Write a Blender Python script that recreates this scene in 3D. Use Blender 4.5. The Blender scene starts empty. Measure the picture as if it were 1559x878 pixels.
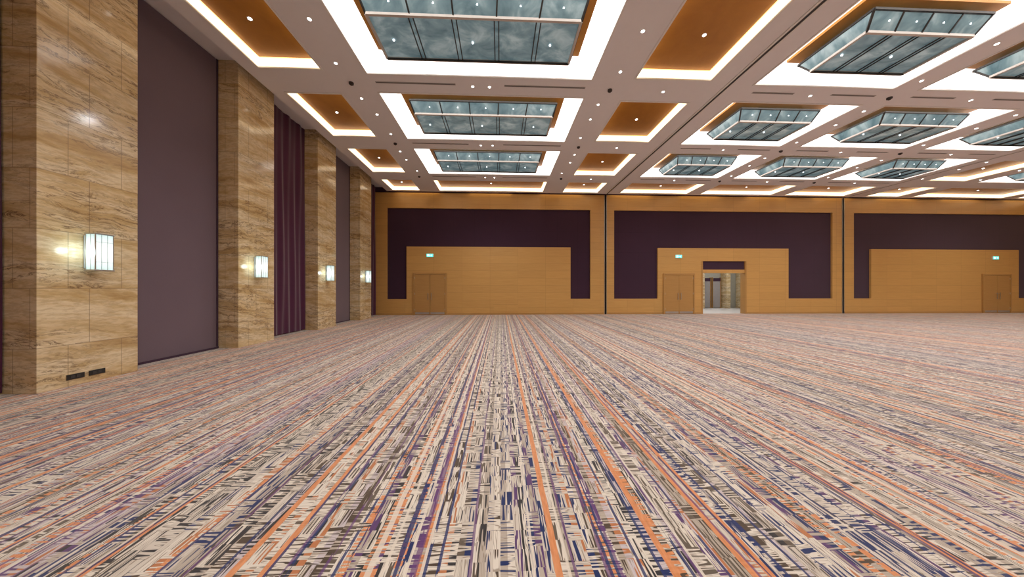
import bpy, bmesh, math, random
from mathutils import Vector
random.seed(4)
S = bpy.context.scene
S.view_settings.view_transform = 'Standard'
S.view_settings.look = 'None'

# ------------------------------------------------------------------ node helpers
class NT:
    def __init__(s, name):
        s.m = bpy.data.materials.new(name); s.m.use_nodes = True
        s.t = s.m.node_tree; s.n = s.t.nodes; s.l = s.t.links
        s.b = s.n['Principled BSDF']
    def put(s, sock, v):
        if v is None: return
        if isinstance(v, bpy.types.NodeSocket): s.l.new(v, sock)
        else: sock.default_value = v
    def math(s, op, a, b=None, c=None, clamp=False):
        n = s.n.new('ShaderNodeMath'); n.operation = op; n.use_clamp = clamp
        s.put(n.inputs[0], a); s.put(n.inputs[1], b)
        if c is not None: s.put(n.inputs[2], c)
        return n.outputs[0]
    def coord(s, kind='Object'):
        return s.n.new('ShaderNodeTexCoord').outputs[kind]
    def sep(s, v):
        n = s.n.new('ShaderNodeSeparateXYZ'); s.put(n.inputs[0], v); return n.outputs
    def comb(s, x=0., y=0., z=0.):
        n = s.n.new('ShaderNodeCombineXYZ')
        for i, v in enumerate((x, y, z)): s.put(n.inputs[i], v)
        return n.outputs[0]
    def noise(s, v, scale=1., detail=2., rough=.5, dist=0.):
        n = s.n.new('ShaderNodeTexNoise'); s.put(n.inputs['Vector'], v)
        s.put(n.inputs['Scale'], scale); s.put(n.inputs['Detail'], detail)
        s.put(n.inputs['Roughness'], rough); s.put(n.inputs['Distortion'], dist)
        return n.outputs[0]
    def white(s, v):
        n = s.n.new('ShaderNodeTexWhiteNoise'); n.noise_dimensions = '3D'
        s.put(n.inputs['Vector'], v); return n.outputs[0]
    def ramp(s, f, stops, interp='LINEAR'):
        n = s.n.new('ShaderNodeValToRGB'); r = n.color_ramp; r.interpolation = interp
        while len(r.elements) < len(stops): r.elements.new(.5)
        for e, (p, c) in zip(r.elements, stops):
            e.position = p; e.color = (*c, 1)
        s.put(n.inputs[0], f); return n.outputs[0]
    def mix(s, f, a, b, mode='MIX'):
        n = s.n.new('ShaderNodeMix'); n.data_type = 'RGBA'; n.blend_type = mode
        s.put(n.inputs[0], f)
        for i, v in ((6, a), (7, b)):
            if isinstance(v, tuple) and len(v) == 3: v = (*v, 1)
            s.put(n.inputs[i], v)
        return n.outputs[2]
    def brick(s, v, w, h, mortar=.004, offset=.5):
        n = s.n.new('ShaderNodeTexBrick'); s.put(n.inputs['Vector'], v)
        n.inputs['Scale'].default_value = 1; n.inputs['Mortar Size'].default_value = mortar
        n.inputs['Brick Width'].default_value = w; n.inputs['Row Height'].default_value = h
        n.inputs['Mortar Smooth'].default_value = .1; n.offset = offset
        n.inputs['Color1'].default_value = (0, 0, 0, 1); n.inputs['Color2'].default_value = (1, 1, 1, 1)
        return n.outputs['Fac'], n.outputs['Color']
    def bump(s, h, strength=.2, dist=.01):
        n = s.n.new('ShaderNodeBump'); s.put(n.inputs['Height'], h)
        n.inputs['Strength'].default_value = strength; n.inputs['Distance'].default_value = dist
        s.l.new(n.outputs[0], s.b.inputs['Normal'])
    def set(s, **k):
        for a, v in k.items():
            if isinstance(v, tuple) and len(v) == 3: v = (*v, 1)
            s.put(s.b.inputs[a.replace('_', ' ')], v)
        return s

def simple(name, col, rough=.5, metal=0., emit=None, es=0., var=.08, vs=8., samp=True):
    t = NT(name)
    n = t.noise(t.coord(), vs, 2)
    c = t.mix(n, tuple(x*(1-var) for x in col), tuple(min(1, x*(1+var)) for x in col))
    t.set(Base_Color=c, Roughness=rough, Metallic=metal)
    if emit: t.set(Emission_Color=emit, Emission_Strength=es)
    if not samp: t.m.cycles.emission_sampling = 'NONE'
    return t.m

# carpet ------------------------------------------------------------
def carpet():
    t = NT('carpet_woven_stripes'); o = t.coord(); x, y, z = t.sep(o)
    mul = lambda a, b: t.math('MULTIPLY', a, b)
    add = lambda a, b: t.math('ADD', a, b)
    wob = t.noise(t.comb(mul(x, 6.), mul(y, 4.), 0.), 1., 1)
    xw = add(x, mul(t.math('SUBTRACT', wob, .5), .012))
    CW = .082
    cx = t.math('FLOOR', t.math('DIVIDE', xw, CW))
    rc = t.white(t.comb(cx, 3.3, 0.))
    ry = t.math('FLOOR', add(t.math('DIVIDE', y, .13), mul(rc, 3.)))
    r2 = t.white(t.comb(cx, ry, 1.7))
    orient = t.math('GREATER_THAN', r2, .45)
    off = mul(r2, 37.)
    along = t.noise(t.comb(mul(x, 78.), add(mul(y, 4.), off), off), 1., 0.)
    across = t.noise(t.comb(add(mul(x, 5.), off), mul(y, 72.), off), 1., 0.)
    pat = add(mul(along, orient), mul(across, t.math('SUBTRACT', 1., orient)))
    # some columns read darker, some lighter
    pat = add(pat, mul(t.math('SUBTRACT', t.white(t.comb(cx, 5.5, 2.2)), .5), .13))
    cd = t.math('FLOOR', t.math('DIVIDE', xw, CW*.5))
    rn = t.white(t.comb(cd, 2., 6.5))
    dark = t.ramp(rn, [(0, (.012, .028, .12)), (.30, (.085, .058, .038)), (.50, (.032, .030, .034)), (.68, (.11, .05, .16)), (.77, (.13, .10, .075)), (.92, (.50, .19, .075))], 'CONSTANT')
    rl = t.white(t.comb(cd, 7., 1.5))
    light = t.ramp(rl, [(0, (.76, .69, .60)), (.5, (.66, .59, .51)), (.75, (.50, .43, .36)), (.92, (.60, .53, .55))], 'CONSTANT')
    m1 = t.ramp(pat, [(0, (0, 0, 0)), (.445, (0, 0, 0)), (.47, (1, 1, 1))])
    c = t.mix(m1, dark, light)
    tp = t.ramp(pat, [(0, (0, 0, 0)), (.575, (0, 0, 0)), (.59, (1, 1, 1)), (.63, (1, 1, 1)), (.645, (0, 0, 0))])
    c = t.mix(mul(tp, .8), c, (.30, .23, .17))
    # orange stripes running the length of the room (solid runs and ladder-broken runs)
    c5 = t.math('FLOOR', t.math('DIVIDE', xw, .041))
    w5 = t.white(t.comb(c5, 9.1, 0.))
    om = t.math('GREATER_THAN', w5, .80)
    solid = t.math('GREATER_THAN', w5, .885)
    lad = t.math('GREATER_THAN', t.noise(t.comb(mul(x, 8.), mul(y, 62.), 0.), 1., 0.), .49)
    om = mul(om, t.math('MAXIMUM', solid, lad))
    oc = t.mix(t.noise(t.comb(mul(x, 60.), mul(y, 12.), 0.), 1., 1), (.56, .18, .055), (.86, .37, .16))
    c = t.mix(mul(om, .95), c, oc)
    # thin navy / purple lines running the length
    c6 = t.math('FLOOR', t.math('DIVIDE', xw, .017)); w6 = t.white(t.comb(c6, 2.1, 5.))
    br = t.math('GREATER_THAN', t.noise(t.comb(mul(x, 30.), mul(y, 3.), 0.), 1., 1), .40)
    c = t.mix(mul(mul(t.math('GREATER_THAN', w6, .89), .9), br), c, (.014, .03, .14))
    c = t.mix(mul(mul(t.math('LESS_THAN', w6, .035), .75), br), c, (.14, .05, .19))
    c = t.mix(mul(t.math('LESS_THAN', t.math('ABSOLUTE', t.math('SUBTRACT', w6, .5)), .03), .8), c, (.78, .70, .60))
    t.set(Base_Color=c, Roughness=.92, Specular_IOR_Level=.2, Sheen_Weight=.6, Sheen_Tint=(1, .97, .94))
    t.b.inputs['Sheen Roughness'].default_value = .45
    t.bump(pat, .4, .005)
    return t.m

def marble():
    t = NT('travertine_marble'); o = t.coord(); x, y, z = t.sep(o)
    oi = t.n.new('ShaderNodeObjectInfo'); rnd = t.math('MULTIPLY', oi.outputs['Random'], 40.)
    u = t.math('ADD', x, y)
    row = t.math('FLOOR', t.math('DIVIDE', t.math('ADD', z, .22), .86))
    fac, cell = t.brick(t.comb(t.math('ADD', u, 20.0), t.math('ADD', z, .22), 0.), .62, .86, .005, .37)
    shift = t.math('MULTIPLY', t.white(t.comb(row, rnd, 0.)), 30.)
    tilt = t.math('MULTIPLY', t.math('SUBTRACT', t.white(t.comb(row, rnd, 9.)), .3), 1.3)
    warp = t.math('MULTIPLY', t.noise(t.comb(t.math('MULTIPLY', u, 1.1), t.math('MULTIPLY', z, 2.), shift), 1.2, 5, .6), 1.3)
    zz = t.math('ADD', t.math('ADD', t.math('MULTIPLY', z, 4.6), warp), t.math('ADD', shift, t.math('MULTIPLY', u, tilt)))
    v = t.comb(t.math('MULTIPLY', u, .75), zz, rnd)
    n1 = t.noise(v, .8, 12, .66, .3)
    c = t.ramp(n1, [(.28, (.42, .26, .10)), (.40, (.60, .42, .20)), (.49, (.74, .58, .34)), (.60, (.82, .70, .48)), (.74, (.64, .46, .22))])
    fine = t.noise(t.comb(t.math('MULTIPLY', u, 7.), t.math('MULTIPLY', z, 26.), rnd), 1., 6, .7)
    c = t.mix(t.ramp(fine, [(.42, (.42, .42, .42)), (.55, (0, 0, 0))]), c, (.45, .31, .15))
    n2 = t.noise(v, 1.5, 10, .68, .7)
    vein = t.ramp(t.math('ABSOLUTE', t.math('SUBTRACT', n2, .5)), [(0, (1, 1, 1)), (.010, (.5, .5, .5)), (.03, (0, 0, 0))])
    patch = t.ramp(t.noise(v, .45, 3), [(.46, (0, 0, 0)), (.58, (1, 1, 1))])
    c = t.mix(t.math('MULTIPLY', t.math('MULTIPLY', vein, patch), .9), c, (.15, .08, .045))
    c = t.mix(t.math('MULTIPLY', fac, .6), c, (.25, .17, .10))
    t.set(Base_Color=c, Roughness=.12, Specular_IOR_Level=.6)
    return t.m

def wood(name, a, b, bw=1.6, bh=.42, rough=.35):
    t = NT(name); o = t.coord(); x, y, z = t.sep(o)
    u = t.math('ADD', x, y)
    n = t.noise(t.comb(t.math('MULTIPLY', u, 1.2), t.math('MULTIPLY', z, 26.), 0.), 1., 5, .6, .3)
    c = t.mix(n, a, b)
    fac, cell = t.brick(t.comb(t.math('ADD', u, 40.), z, 0.), bw, bh, .005, .0)
    c = t.mix(t.math('MULTIPLY', cell, .12), c, tuple(k*.6 for k in a))
    c = t.mix(t.math('MULTIPLY', fac, .4), c, tuple(k*.3 for k in a))
    t.set(Base_Color=c, Roughness=rough)
    return t.m

def fabric(name, a, b, bw=1.2, bh=1.2, seam=.5, sheen=.3):
    t = NT(name); o = t.coord(); x, y, z = t.sep(o)
    u = t.math('ADD', x, y)
    n = t.noise(t.comb(t.math('MULTIPLY', u, 40.), t.math('MULTIPLY', z, 120.), 0.), 1., 3)
    big = t.noise(o, .8, 3)
    c = t.mix(t.math('ADD', t.math('MULTIPLY', n, .5), t.math('MULTIPLY', big, .5)), a, b)
    fac, cell = t.brick(t.comb(t.math('ADD', u, 40.), z, 0.), bw, bh, .006, .0)
    c = t.mix(t.math('MULTIPLY', fac, seam), c, tuple(k*.4 for k in a))
    t.set(Base_Color=c, Roughness=.85, Sheen_Weight=sheen, Specular_IOR_Level=.25)
    t.bump(n, .2, .003)
    return t.m

def gold():
    t = NT('gold_leaf_panel'); o = t.coord()
    n = t.noise(o, 2.2, 6, .65, .5)
    c = t.mix(n, (.34, .125, .012), (.56, .25, .035))
    t.set(Base_Color=c, Roughness=.33, Metallic=.25); return t.m

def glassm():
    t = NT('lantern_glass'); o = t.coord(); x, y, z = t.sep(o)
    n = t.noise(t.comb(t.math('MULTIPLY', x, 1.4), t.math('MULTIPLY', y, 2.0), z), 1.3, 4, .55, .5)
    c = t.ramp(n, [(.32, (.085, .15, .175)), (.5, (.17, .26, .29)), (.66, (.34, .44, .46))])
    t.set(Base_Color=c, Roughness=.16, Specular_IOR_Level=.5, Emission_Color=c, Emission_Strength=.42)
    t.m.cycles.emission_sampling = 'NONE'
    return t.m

M = dict(
    carpet=carpet(), marble=marble(),
    wood=wood('honey_wood_veneer', (.55, .30, .085), (.72, .43, .15)),
    wood_door=wood('door_wood', (.42, .22, .065), (.56, .32, .11), 5, 5),
    purple=fabric('purple_acoustic_fabric', (.034, .012, .031), (.056, .021, .048)),
    grey=fabric('mauve_acoustic_fabric', (.120, .082, .105), (.195, .142, .175), 5, 9.5, .2),
    curtain=fabric('plum_curtain', (.052, .008, .031), (.09, .016, .052), 9, .8, .35, .4),
    ceil=simple('ceiling_plaster', (.81, .79, .81), .8, var=.02),
    cove=simple('cove_glow_plaster', (.9, .88, .87), .8, emit=(1, .97, .94, 1), es=1.5, var=.01),  # plaster itself made to glow, in place of hidden LED strips
    covew=simple('cove_glow_warm', (.9, .85, .78), .8, emit=(1, .90, .72, 1), es=1.2, var=.01),  # warm cove light put into the plaster as emission
    led=simple('led_strip_warm', (1, .8, .5), .5, emit=(1, .70, .28, 1), es=2.0, samp=False),
    gold=gold(), glass=glassm(),
    bronze=simple('dark_bronze', (.05, .047, .045), .4, .5),
    rail=simple('brushed_champagne_rail', (.62, .58, .54), .35, .3),
    lamp=simple('downlight_lens', (1, 1, 1), .4, emit=(1, .97, .92, 1), es=7., samp=False),
    sparkle=simple('lamp_glint', (1, 1, 1), .4, emit=(.9, .97, 1, 1), es=4., samp=False),  # glowing dots painted in as lamp reflections on the lantern glass
    white=simple('white_trim', (.8, .78, .76), .5),
    black=simple('black_metal', (.02, .02, .02), .4),
    dark=simple('dark_slot', (.05, .045, .045), .7),
    grille=simple('grey_air_grille', (.36, .34, .33), .6),
    steel=simple('brushed_steel', (.55, .55, .55), .3, .9),
    sign=simple('exit_sign_face', (.1, .6, .5), .4, emit=(.12, .85, .72, 1), es=1.1, samp=False),
    signw=simple('exit_sign_pictogram', (1, 1, 1), .4, emit=(.9, 1, 1, 1), es=1.3, samp=False),
    foyer_floor=simple('foyer_marble_floor', (.85, .84, .83), .3),
    foyer_wall=simple('foyer_wall', (.42, .41, .34), .5),
)
def shade():
    t = NT('frosted_sconce_glass'); o = t.coord(); x, y, z = t.sep(o)
    s = t.ramp(t.math('ABSOLUTE', t.math('MULTIPLY', z, 3.2)), [(.25, (.92, 1., .98)), (.95, (.36, .58, .58))])
    t.set(Base_Color=(.6, .7, .7), Roughness=.3, Emission_Color=s, Emission_Strength=.95); t.m.cycles.emission_sampling = 'NONE'; return t.m
M['shade'] = shade()

# ------------------------------------------------------------------ geometry helpers
class MB:
    def __init__(s): s.bm = bmesh.new(); s.mats = []
    def mi(s, k):
        if k not in s.mats: s.mats.append(k)
        return s.mats.index(k)
    def face(s, pts, k):
        f = s.bm.faces.new([s.bm.verts.new(p) for p in pts]); f.material_index = s.mi(k); return f
    def box(s, x0, x1, y0, y1, z0, z1, k, bev=0):
        r = bmesh.ops.create_cube(s.bm, size=1)
        for v in r['verts']:
            v.co = Vector((x0+(v.co.x+.5)*(x1-x0), y0+(v.co.y+.5)*(y1-y0), z0+(v.co.z+.5)*(z1-z0)))
        fs = {f for v in r['verts'] for f in v.link_faces}
        for f in fs: f.material_index = s.mi(k)
        if bev:
            es = {e for v in r['verts'] for e in v.link_edges}
            bmesh.ops.bevel(s.bm, geom=list(es), offset=bev, segments=2, affect='EDGES', profile=.6)
    def bar(s, a, b, w, k):
        a = Vector(a); b = Vector(b); d = (b-a); L = d.length
        r = bmesh.ops.create_cube(s.bm, size=1)
        q = d.to_track_quat('Z', 'Y')
        for v in r['verts']:
            v.co = a + q @ Vector((v.co.x*w, v.co.y*w, (v.co.z+.5)*L))
        for f in {f for v in r['verts'] for f in v.link_faces}: f.material_index = s.mi(k)
    def disc(s, x, y, z, rad, h, k, seg=14):
        r = bmesh.ops.create_cone(s.bm, cap_ends=True, segments=seg, radius1=rad, radius2=rad, depth=h)
        for v in r['verts']: v.co += Vector((x, y, z))
        for f in {f for v in r['verts'] for f in v.link_faces}: f.material_index = s.mi(k)
    def mesh(s, name):
        me = bpy.data.meshes.new(name); s.bm.to_mesh(me); s.bm.free()
        for k in s.mats: me.materials.append(M[k])
        return me
    def obj(s, name, loc=(0, 0, 0), parent=None):
        return place(s.mesh(name), name, loc, parent)
def place(me, name, loc=(0, 0, 0), parent=None):
    o = bpy.data.objects.new(name, me); o.location = loc
    S.collection.objects.link(o)
    if parent: o.parent = parent
    return o

# ------------------------------------------------------------------ dims
D = 16.7; YB = -5.0; XL = -7.15; XR = 34.9; ZC = 6.95; ZS = 7.25; XE = -6.35

b = MB(); b.box(XL-.2, XR+.2, YB-.2, D+.1, -.1, 0, 'carpet'); b.obj('floor')
b = MB(); b.box(XL-.2, XL, YB-.2, D+.3, 0, ZS+.1, 'purple'); b.obj('wall_left')
b = MB(); b.box(XR, XR+.2, YB-.2, D+.3, 0, ZS, 'wood'); b.obj('wall_right')
b = MB(); b.box(XL, XR, YB-.2, YB, 0, ZS, 'wood'); b.obj('wall_rear')

OX0, OX1, OZ = 11.85, 14.6, 3.12
P = .10
b = MB()
f0 = D; f1 = D+.3
b.box(XL, OX0, f0, f1, 0, ZS, 'purple'); b.box(OX1, XR, f0, f1, 0, ZS, 'purple'); b.box(OX0, OX1, f0, f1, OZ, ZS, 'purple')
def w(x0, x1, z0, z1, k='wood', d=P): b.box(x0, x1, D-d, D, z0, z1, k)
NT_, DZ, PZ = 6.06, .9, 3.88
niches = [(-6.41, 5.22, -5.32, 4.06, -7.12, 6.05), (6.62, 19.95, 9.22, 17.2, 6.16, 20.55), (21.3, 34.2, 22.4, 32.0, 20.68, XR)]
for i, (n0, n1, p0, p1, e0, e1) in enumerate(niches):
    w(e0, e1, NT_, ZC-.02); w(e0, n0, 0, NT_); w(n1, e1, 0, NT_)
    w(n0, p0, 0, DZ); w(p1, n1, 0, DZ)
    if i == 1:
        w(p0, OX0, 0, PZ); w(OX1, p1, 0, PZ); w(OX0, OX1, OZ, PZ)
    else: w(p0, p1, 0, PZ)
wb = b.obj('wall_back')
b = MB()
b.box(OX0, OX1, D-.02, D+.1, 2.62, OZ, 'purple'); b.box(OX0, OX1, D-.06, D+.15, 2.42, 2.62, 'wood')
b.box(OX0, OX0+.08, D-.12, D+.25, 0, OZ, 'wood_door'); b.box(OX1-.08, OX1, D-.12, D+.25, 0, OZ, 'wood_door')
b.obj('doorway_frame')
b = MB()
for x0, x1 in ((-7.1, -4.98), (-3.02, 5.98), (6.2, 9.5), (11.43, OX0-.02), (OX1+.02, 20.5), (20.7, 29.58), (31.37, XR)):
    b.box(x0, x1, D-P-.02, D-P, 0, .1, 'wood_door')
b.obj('baseboard_back')
for xx in (6.05, 20.55):
    b = MB(); b.box(xx, xx+.11, D-.04, D-.005, 0, ZC-.02, 'black'); b.box(xx-.015, xx, D-P-.02, D-.02, 0, ZC-.02, 'steel'); b.box(xx+.11, xx+.125, D-P-.02, D-.02, 0, ZC-.02, 'steel')
    b.obj('trim_1' if xx < 10 else 'trim_2')

def door_mesh(wd=1.71, h=2.3):
    b = MB(); t = .09
    b.box(-wd/2-t, -wd/2, -.07, 0, 0, h+t, 'wood_door', .008); b.box(wd/2, wd/2+t, -.07, 0, 0, h+t, 'wood_door', .008)
    b.box(-wd/2, wd/2, -.07, 0, h, h+t, 'wood_door', .008)
    b.box(-wd/2, wd/2, -.012, 0, 0, h, 'black')
    for s in (-1, 1):
        x0, x1 = (-wd/2+.006, -.005) if s < 0 else (.005, wd/2-.006)
        b.box(x0, x1, -.05, -.012, .01, h-.006, 'wood_door', .004)
        b.box(x0+.03, x1-.03, -.053, -.05, .04, .16, 'steel')
        hx = s*.09
        b.bar((hx, -.11, .85), (hx, -.11, 1.25), .022, 'steel')
        b.bar((hx, -.11, .9), (hx, -.05, .9), .016, 'steel'); b.bar((hx, -.11, 1.2), (hx, -.05, 1.2), .016, 'steel')
        for z in (.25, 1.15, 2.05): b.box(s*(wd/2-.012)-.01, s*(wd/2-.012)+.01, -.058, -.045, z, z+.1, 'steel')
    return b.mesh('double_door')
dm = door_mesh()
for i, x in enumerate((-4.0, 10.47, 30.48)):
    place(dm, 'door_%d' % (i+1), (x, D-P-.001, 0))
def sign_mesh():
    b = MB(); b.box(-.2, .2, -.05, 0, -.1, .1, 'white', .006); b.box(-.185, .185, -.056, -.05, -.085, .085, 'sign')
    b.box(-.14, -.03, -.058, -.056, -.05, .05, 'signw'); b.bar((.0, -.057, 0), (.13, -.057, 0), .018, 'signw')
    b.bar((.13, -.057, 0), (.09, -.057, .04), .014, 'signw'); b.bar((.13, -.057, 0), (.09, -.057, -.04), .014, 'signw')
    return b.mesh('exit_sign')
sm = sign_mesh()
for x in (-4.0, 10.45, 30.4): place(sm, 'exit_sign', (x, D-P, 3.38))
b = MB(); b.box(-.7, .7, -.012, 0, 0, .5, 'wood', .004); b.obj('wall_access_panel', (.3, D-P, .16))

# foyer beyond the doorway
b = MB(); b.box(8, 19, D+.1, D+5.2, -.1, 0, 'foyer_floor'); b.obj('foyer_floor')
b = MB()
b.box(8, 19, D+5, D+5.2, 0, 3.6, 'foyer_wall'); b.box(7.8, 8, D+.3, D+5.2, 0, 3.6, 'foyer_wall'); b.box(19, 19.2, D+.3, D+5.2, 0, 3.6, 'foyer_wall')
b.box(8, 19, D+.3, D+5.2, 3.6, 3.7, 'ceil'); b.obj('foyer_wall')
b = MB()
for x in (13.6, 15.0, 17.0, 18.2):
    b.box(x, x+.32, D+4.4, D+4.98, 0, 3.58, 'marble', .01)
b.obj('foyer_columns')
b = MB()
for x in (14.05, 15.5, 16.3):
    b.box(x, x+.6, D+4.9, D+4.98, .05, 2.3, 'grille'); b.box(x, x+.6, D+4.86, D+4.9, 2.05, 2.3, 'purple')
    b.box(x-.03, x, D+4.84, D+4.98, 0, 2.35, 'wood_door'); b.box(x+.6, x+.63, D+4.84, D+4.98, 0, 2.35, 'wood_door')
b.obj('foyer_window_blinds')
b = MB(); b.box(10, 18.5, D+1.4, D+1.9, 3.56, 3.6, 'cove'); b.box(10, 18.5, D+3, D+3.5, 3.56, 3.6, 'cove'); fl = b.obj('foyer_ceiling_light')
for x in (13, 16.5):
    l = bpy.data.lights.new('foyer_fill', 'POINT'); l.energy = 50; l.color = (1, .98, .94); l.shadow_soft_size = .1  # unseen fill light added to brighten the foyer
    q = bpy.data.objects.new('foyer_fill', l); q.location = (x, D+2.0, 3.2); q.parent = fl; S.collection.objects.link(q)

# ------------------------------------------------------------------ ceiling grid
rows = [(-4.65+3.2*i, -4.65+3.2*i+2.55) for i in range(6)]
coffers = []
cols = [(-6.0, -4.42, 'o'), (-3.42, 2.42, 'g'), (3.47, 5.55, 'o'),
        (6.75, 10.75, 'g'), (11.45, 15.75, 'g'), (16.5, 20.2, 'g'),
        (21.5, 23.6, 'o'), (24.4, 30.2, 'g'), (31.0, 33.6, 'o')]
for x0, x1, k in cols:
    for y0, y1 in rows:
        if k == 'o': coffers.append((x0, x1, y0+.1, y1-.1, k))
        else: coffers.append((x0, x1, y0, y1, k))
    coffers.append((x0, x1, 14.65, 16.28, 'o'))
xs = sorted({XE, XR, *[c[0] for c in coffers], *[c[1] for c in coffers]})
ys = sorted({YB, 16.42, *[c[2] for c in coffers], *[c[3] for c in coffers]})
b = MB()
for i in range(len(xs)-1):
    for j in range(len(ys)-1):
        mx = (xs[i]+xs[i+1])/2; my = (ys[j]+ys[j+1])/2
        if any(c[0] < mx < c[1] and c[2] < my < c[3] for c in coffers): continue
        b.face([(xs[i], ys[j], ZC), (xs[i], ys[j+1], ZC), (xs[i+1], ys[j+1], ZC), (xs[i+1], ys[j], ZC)], 'ceil')
b.face([(XE, YB, ZC), (XE, 16.42, ZC), (XE, 16.42, ZS), (XE, YB, ZS)], 'ceil')
b.face([(XE, 16.42, ZC), (XR, 16.42, ZC), (XR, 16.42, ZS), (XE, 16.42, ZS)], 'ceil')
b.box(XL, XE, YB, D, ZS, ZS+.1, 'ceil')
b.box(XE, XR, YB, D+.3, 7.6, 7.7, 'ceil')
b.box(XE, XR, 16.42, D, ZS, ZS+.1, 'ceil')
bmesh.ops.remove_doubles(b.bm, verts=b.bm.verts, dist=.0005)
b.obj('ceiling')

cache = {}
def coffer(x0, x1, y0, y1, k):
    W, L = x1-x0, y1-y0; key = (round(W, 3), round(L, 3), k)
    if key not in cache:
        b = MB(); a, c = W/2, L/2; h = .42 if k == 'g' else .28
        cm = 'cove' if k == 'g' else 'covew'
        for p, q in (((-a, -c), (a, -c)), ((a, -c), (a, c)), ((a, c), (-a, c)), ((-a, c), (-a, -c))):
            b.face([(p[0], p[1], 0), (q[0], q[1], 0), (q[0], q[1], h), (p[0], p[1], h)], cm)
        b.face([(-a, -c, h), (a, -c, h), (a, c, h), (-a, c, h)], cm)
        e = .045
        for (u0, u1, v0, v1) in ((-a, a, -c, -c+e), (-a, a, c-e, c), (-a, -a+e, -c+e, c-e), (a-e, a, -c+e, c-e)):
            b.box(u0, u1, v0, v1, -.012, .02, 'white')
        if k == 'g':
            i = .50; b.box(-a+i, a-i, -c+i*.9, c-i*.9, .27, .33, 'gold')
        else:
            i = .15; b.box(-a+i, a-i, -c+i, c-i, .17, .23, 'gold')
            for (u0, u1, v0, v1) in ((-a+i-.02, a-i+.02, -c+i-.03, -c+i-.005), (-a+i-.02, a-i+.02, c-i+.005, c-i+.03),
                                     (-a+i-.03, -a+i-.005, -c+i, c-i), (a-i+.005, a-i+.03, -c+i, c-i)):
                b.box(u0, u1, v0, v1, .16, .19, 'led')
            b.disc(0, 0, .168, .05, .02, 'rail'); b.disc(0, 0, .157, .035, .012, 'lamp')
        cache[key] = b.mesh('ceiling_coffer')
    return place(cache[key], 'ceiling_coffer', ((x0+x1)/2, (y0+y1)/2, ZC))

lcache = {}
def lantern(x0, x1, y0, y1):
    W = x1-x0; key = round(W, 2)
    if key not in lcache:
        b = MB(); lx = W/2-.82; ly = .54; ux = lx+.10; uy = ly+.20; zu = .14; zl = -.15
        n = 5 if W > 5 else 4
        lo = [(-lx, -ly), (lx, -ly), (lx, ly), (-lx, ly)]; up = [(-ux, -uy), (ux, -uy), (ux, uy), (-ux, uy)]
        for i in range(4):
            j = (i+1) % 4
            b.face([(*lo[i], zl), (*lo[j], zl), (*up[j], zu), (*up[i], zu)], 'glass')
            b.bar((*lo[i], zl), (*lo[j], zl), .05, 'rail'); b.bar((*up[i], zu), (*up[j], zu), .045, 'bronze')
            b.bar((*lo[i], zl), (*up[i], zu), .035, 'bronze')
        b.bar((-lx, ly-.02, zl-.02), (lx, ly-.02, zl-.02), .03, 'bronze')
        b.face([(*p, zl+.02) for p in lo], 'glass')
        for i in range(1, n):
            t = i/n; xl = -lx+2*lx*t; xu = -ux+2*ux*t
            for d in (-.045, .045): b.bar((xl+d, -ly, zl), (xl+d, ly, zl), .020, 'bronze')
            for s in (-1, 1): b.bar((xl, s*ly, zl), (xu, s*uy, zu), .03, 'bronze')
        for i in range(n):  # emissive discs on the panes imitate reflected lamps
            xc = -lx+2*lx*(i+.5)/n
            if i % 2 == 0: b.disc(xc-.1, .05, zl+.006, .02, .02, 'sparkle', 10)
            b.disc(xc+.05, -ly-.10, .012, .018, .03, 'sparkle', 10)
        for sx in (-1, 1):
            for sy in (-1, 1): b.bar((sx*ux*.7, sy*uy*.7, zu-.05), (sx*ux*.7, sy*uy*.7, .29), .03, 'bronze')
        lcache[key] = b.mesh('glass_ceiling_lantern')
    return place(lcache[key], 'glass_ceiling_lantern', ((x0+x1)/2, (y0+y1)/2, ZC))

def spot(name, loc, P, ang=150, parent=None, col=(1, .975, .96)):
    l = bpy.data.lights.new(name, 'SPOT'); l.energy = P; l.spot_size = math.radians(ang); l.spot_blend = .7
    l.shadow_soft_size = .03; l.color = col
    o = bpy.data.objects.new(name, l); o.location = loc; S.collection.objects.link(o)
    if parent: o.parent = parent
    return o

for c in coffers:
    coffer(*c)
    if c[4] == 'g':
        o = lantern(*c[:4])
        if -2 < c[2]:
            big = c[1]-c[0] > 5
            spot('lantern_spot', (0, 0, -.22), 230 if big else 160, 155, o)

# downlights
b = MB(); pts = []
for bx in (-3.92, 2.95, 11.1, 16.12, 20.9, 24.0):
    for y0, y1 in rows:
        for dy in (.3, 1.05, 2.2): pts.append((bx+random.choice((-.06, .06)), y0+dy))
for y0, y1 in rows:
    for xx in (-.75, -.3, 4.5, 8.75, 13.6, 18.3): pts.append((xx, y1+.33))
for x, y in pts:
    b.disc(x, y, ZC-.004, .05, .010, 'white'); b.disc(x, y, ZC-.011, .034, .006, 'lamp')
b.obj('recessed_downlights')
b = MB()
for y0, y1 in rows:
    for x0, x1 in ((-3.3, -1.2), (.1, 2.3), (7, 8.2), (9.3, 10.6), (11.7, 13), (14.2, 15.5), (16.8, 18), (19, 20.1)):
        b.box(x0, x1, y1+.24, y1+.30, ZC-.008, ZC-.001, 'grille'); b.box(x0+.02, x1-.02, y1+.262, y1+.278, ZC-.010, ZC-.007, 'dark')
b.obj('linear_air_diffusers')
b = MB()
for y0, y1 in rows:
    for x in (-3.95, 3.0, 11.1, 16.1):
        b.disc(x, y1+.32, ZC-.02, .06, .04, 'dark'); b.disc(x, y1+.32, ZC-.05, .03, .03, 'dark')
b.obj('smoke_detectors')
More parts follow.
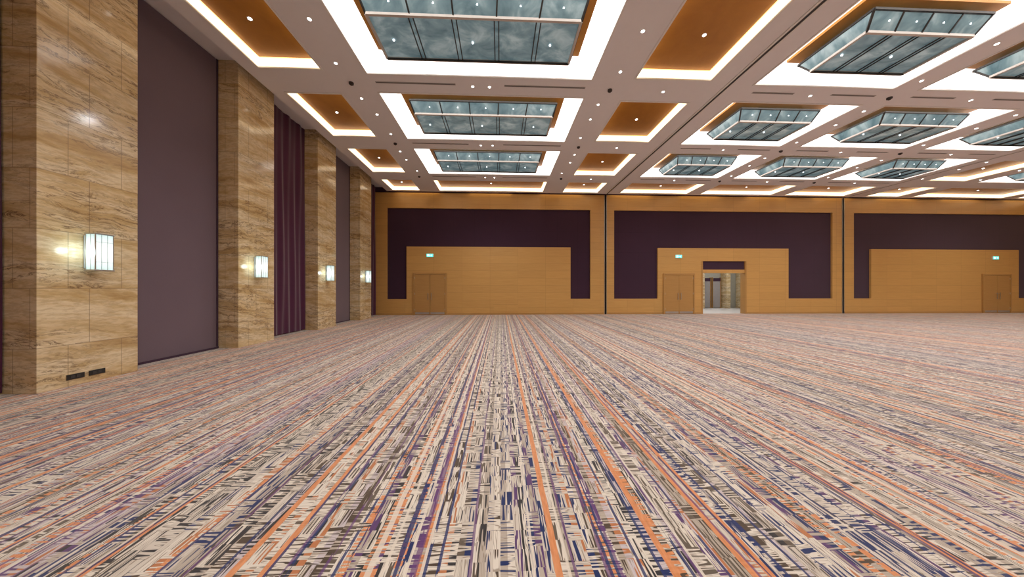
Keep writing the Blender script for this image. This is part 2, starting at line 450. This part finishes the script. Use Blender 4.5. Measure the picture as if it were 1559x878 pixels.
for xx in (6.08, 20.58):
    b = MB(); b.box(xx, xx+.07, YB, 16.4, ZC-.012, ZC-.001, 'black'); b.box(xx-.05, xx, YB, 16.4, ZC-.02, ZC-.001, 'white'); b.box(xx+.07, xx+.12, YB, 16.4, ZC-.02, ZC-.001, 'white')
    b.obj('partition_ceiling_track')
b = MB()
for i in range(10):
    x = -5.9+i*4.1
    b.box(x, x+2.4, 16.45, 16.52, ZC+.05, ZC+.09, 'led')
b.obj('perimeter_wallwash_light')
b = MB(); b.box(-6.50, -6.44, YB, D-.2, ZS-.06, ZS, 'black')
b.obj('curtain_track')

# ------------------------------------------------------------------ pilasters, bays, sconces
PX = -6.6; PW = 1.15
starts = [4.38+3.17*k for k in (-2, -1, 0, 1, 2, 3)]
b = MB(); b.box(0.001, PX-XL, 0, PW, 0, ZS-.003, 'marble', .006); pm = b.mesh('marble_pilaster')
for s in starts: place(pm, 'marble_pilaster', (XL, s, 0))

def sconce_mesh():
    b = MB(); h = .30; x0, x1 = .075, .215; y = .105
    b.box(0, .018, -.085, .085, -h+.04, h-.04, 'steel', .004)
    b.box(.018, x0, -.03, .03, -.12, -.06, 'steel'); b.box(.018, x0, -.03, .03, .06, .12, 'steel')
    b.box(x0, x1, -y, y, -h+.02, h-.02, 'shade')
    for z in (-h, h-.022): b.box(x0-.012, x1+.012, -y-.012, y+.012, z, z+.022, 'steel', .003)
    for xx in (x0, x1):
        for yy in (-y, y): b.bar((xx, yy, -h+.01), (xx, yy, h-.01), .011, 'steel')
    for yy in (-y/3, y/3): b.bar((x1+.003, yy, -h+.02), (x1+.003, yy, h-.02), .004, 'steel')
    for xx in (.145,):
        for yy in (-y-.003, y+.003): b.bar((xx, yy, -h+.02), (xx, yy, h-.02), .004, 'steel')
    for z in (-.16, .16):
        b.bar((x1+.003, -y, z), (x1+.003, y, z), .004, 'steel')
    return b.mesh('wall_sconce')
scm = sconce_mesh()
for s in starts:
    o = place(scm, 'wall_sconce', (PX+.001, s+.54, 2.08))
    if s < 0: continue
    l = bpy.data.lights.new('sconce_bulb', 'POINT'); l.energy = 1.5; l.color = (.78, 1, 1); l.shadow_soft_size = .06
    q = bpy.data.objects.new('sconce_bulb', l); q.location = (.15, -.2, 0); q.parent = o; S.collection.objects.link(q)

for i, s in enumerate(starts):
    y0 = s+PW; y1 = min(s+3.17, D-P)
    if i % 2 == 0:
        b = MB(); b.box(0, .06, .01, y1-y0-.01, .02, ZS-.02, 'grey')
        b.box(.06, .075, .01, .05, .02, ZS-.02, 'purple'); b.box(.06, .075, y1-y0-.05, y1-y0-.01, .02, ZS-.02, 'purple')
        b.box(.06, .085, .01, y1-y0-.01, 0.0, .05, 'purple')
        b.obj('fabric_wall_panel', (XL, y0, 0))
    else:
        b = MB(); n = 110; m = 14; L = y1-y0-.04; g = []
        for a in range(n+1):
            col = []
            for c in range(m+1):
                y = .02+L*a/n; z = .03+(ZS-.05)*c/m
                amp = .02*(1-.4*c/m)
                x = .10+amp*math.sin(a*.42+.5*math.sin(c*.5+a*.05))+.018*math.sin(a*.23+c*.4)
                col.append(b.bm.verts.new((x, y, z)))
            g.append(col)
        for a in range(n):
            for c in range(m):
                f = b.bm.faces.new((g[a][c], g[a+1][c], g[a+1][c+1], g[a][c+1])); f.material_index = b.mi('curtain'); f.smooth = True
        b.obj('pleated_curtain', (XL, y0, 0))

b = MB()
for y in (4.66, 4.90):
    b.box(PX, PX+.012, y, y+.19, .10, .18, 'black', .003)
    for k in (.04, .1): b.box(PX+.012, PX+.016, y+k, y+k+.04, .12, .16, 'dark')
b.obj('power_outlet_plates')

wd = bpy.data.worlds.new('World'); S.world = wd; wd.use_nodes = True
wd.node_tree.nodes['Background'].inputs[0].default_value = (.5, .5, .5, 1); wd.node_tree.nodes['Background'].inputs[1].default_value = .2
cd = bpy.data.cameras.new('camera'); cam = bpy.data.objects.new('camera', cd); S.collection.objects.link(cam)
cd.sensor_width = 36; cd.sensor_fit = 'HORIZONTAL'; cd.lens = 440/1559*36; cd.clip_end = 200
cam.location = (0, 0, 1.5); cam.rotation_euler = (math.radians(90), 0, -math.atan(17.5/440))
S.camera = cam
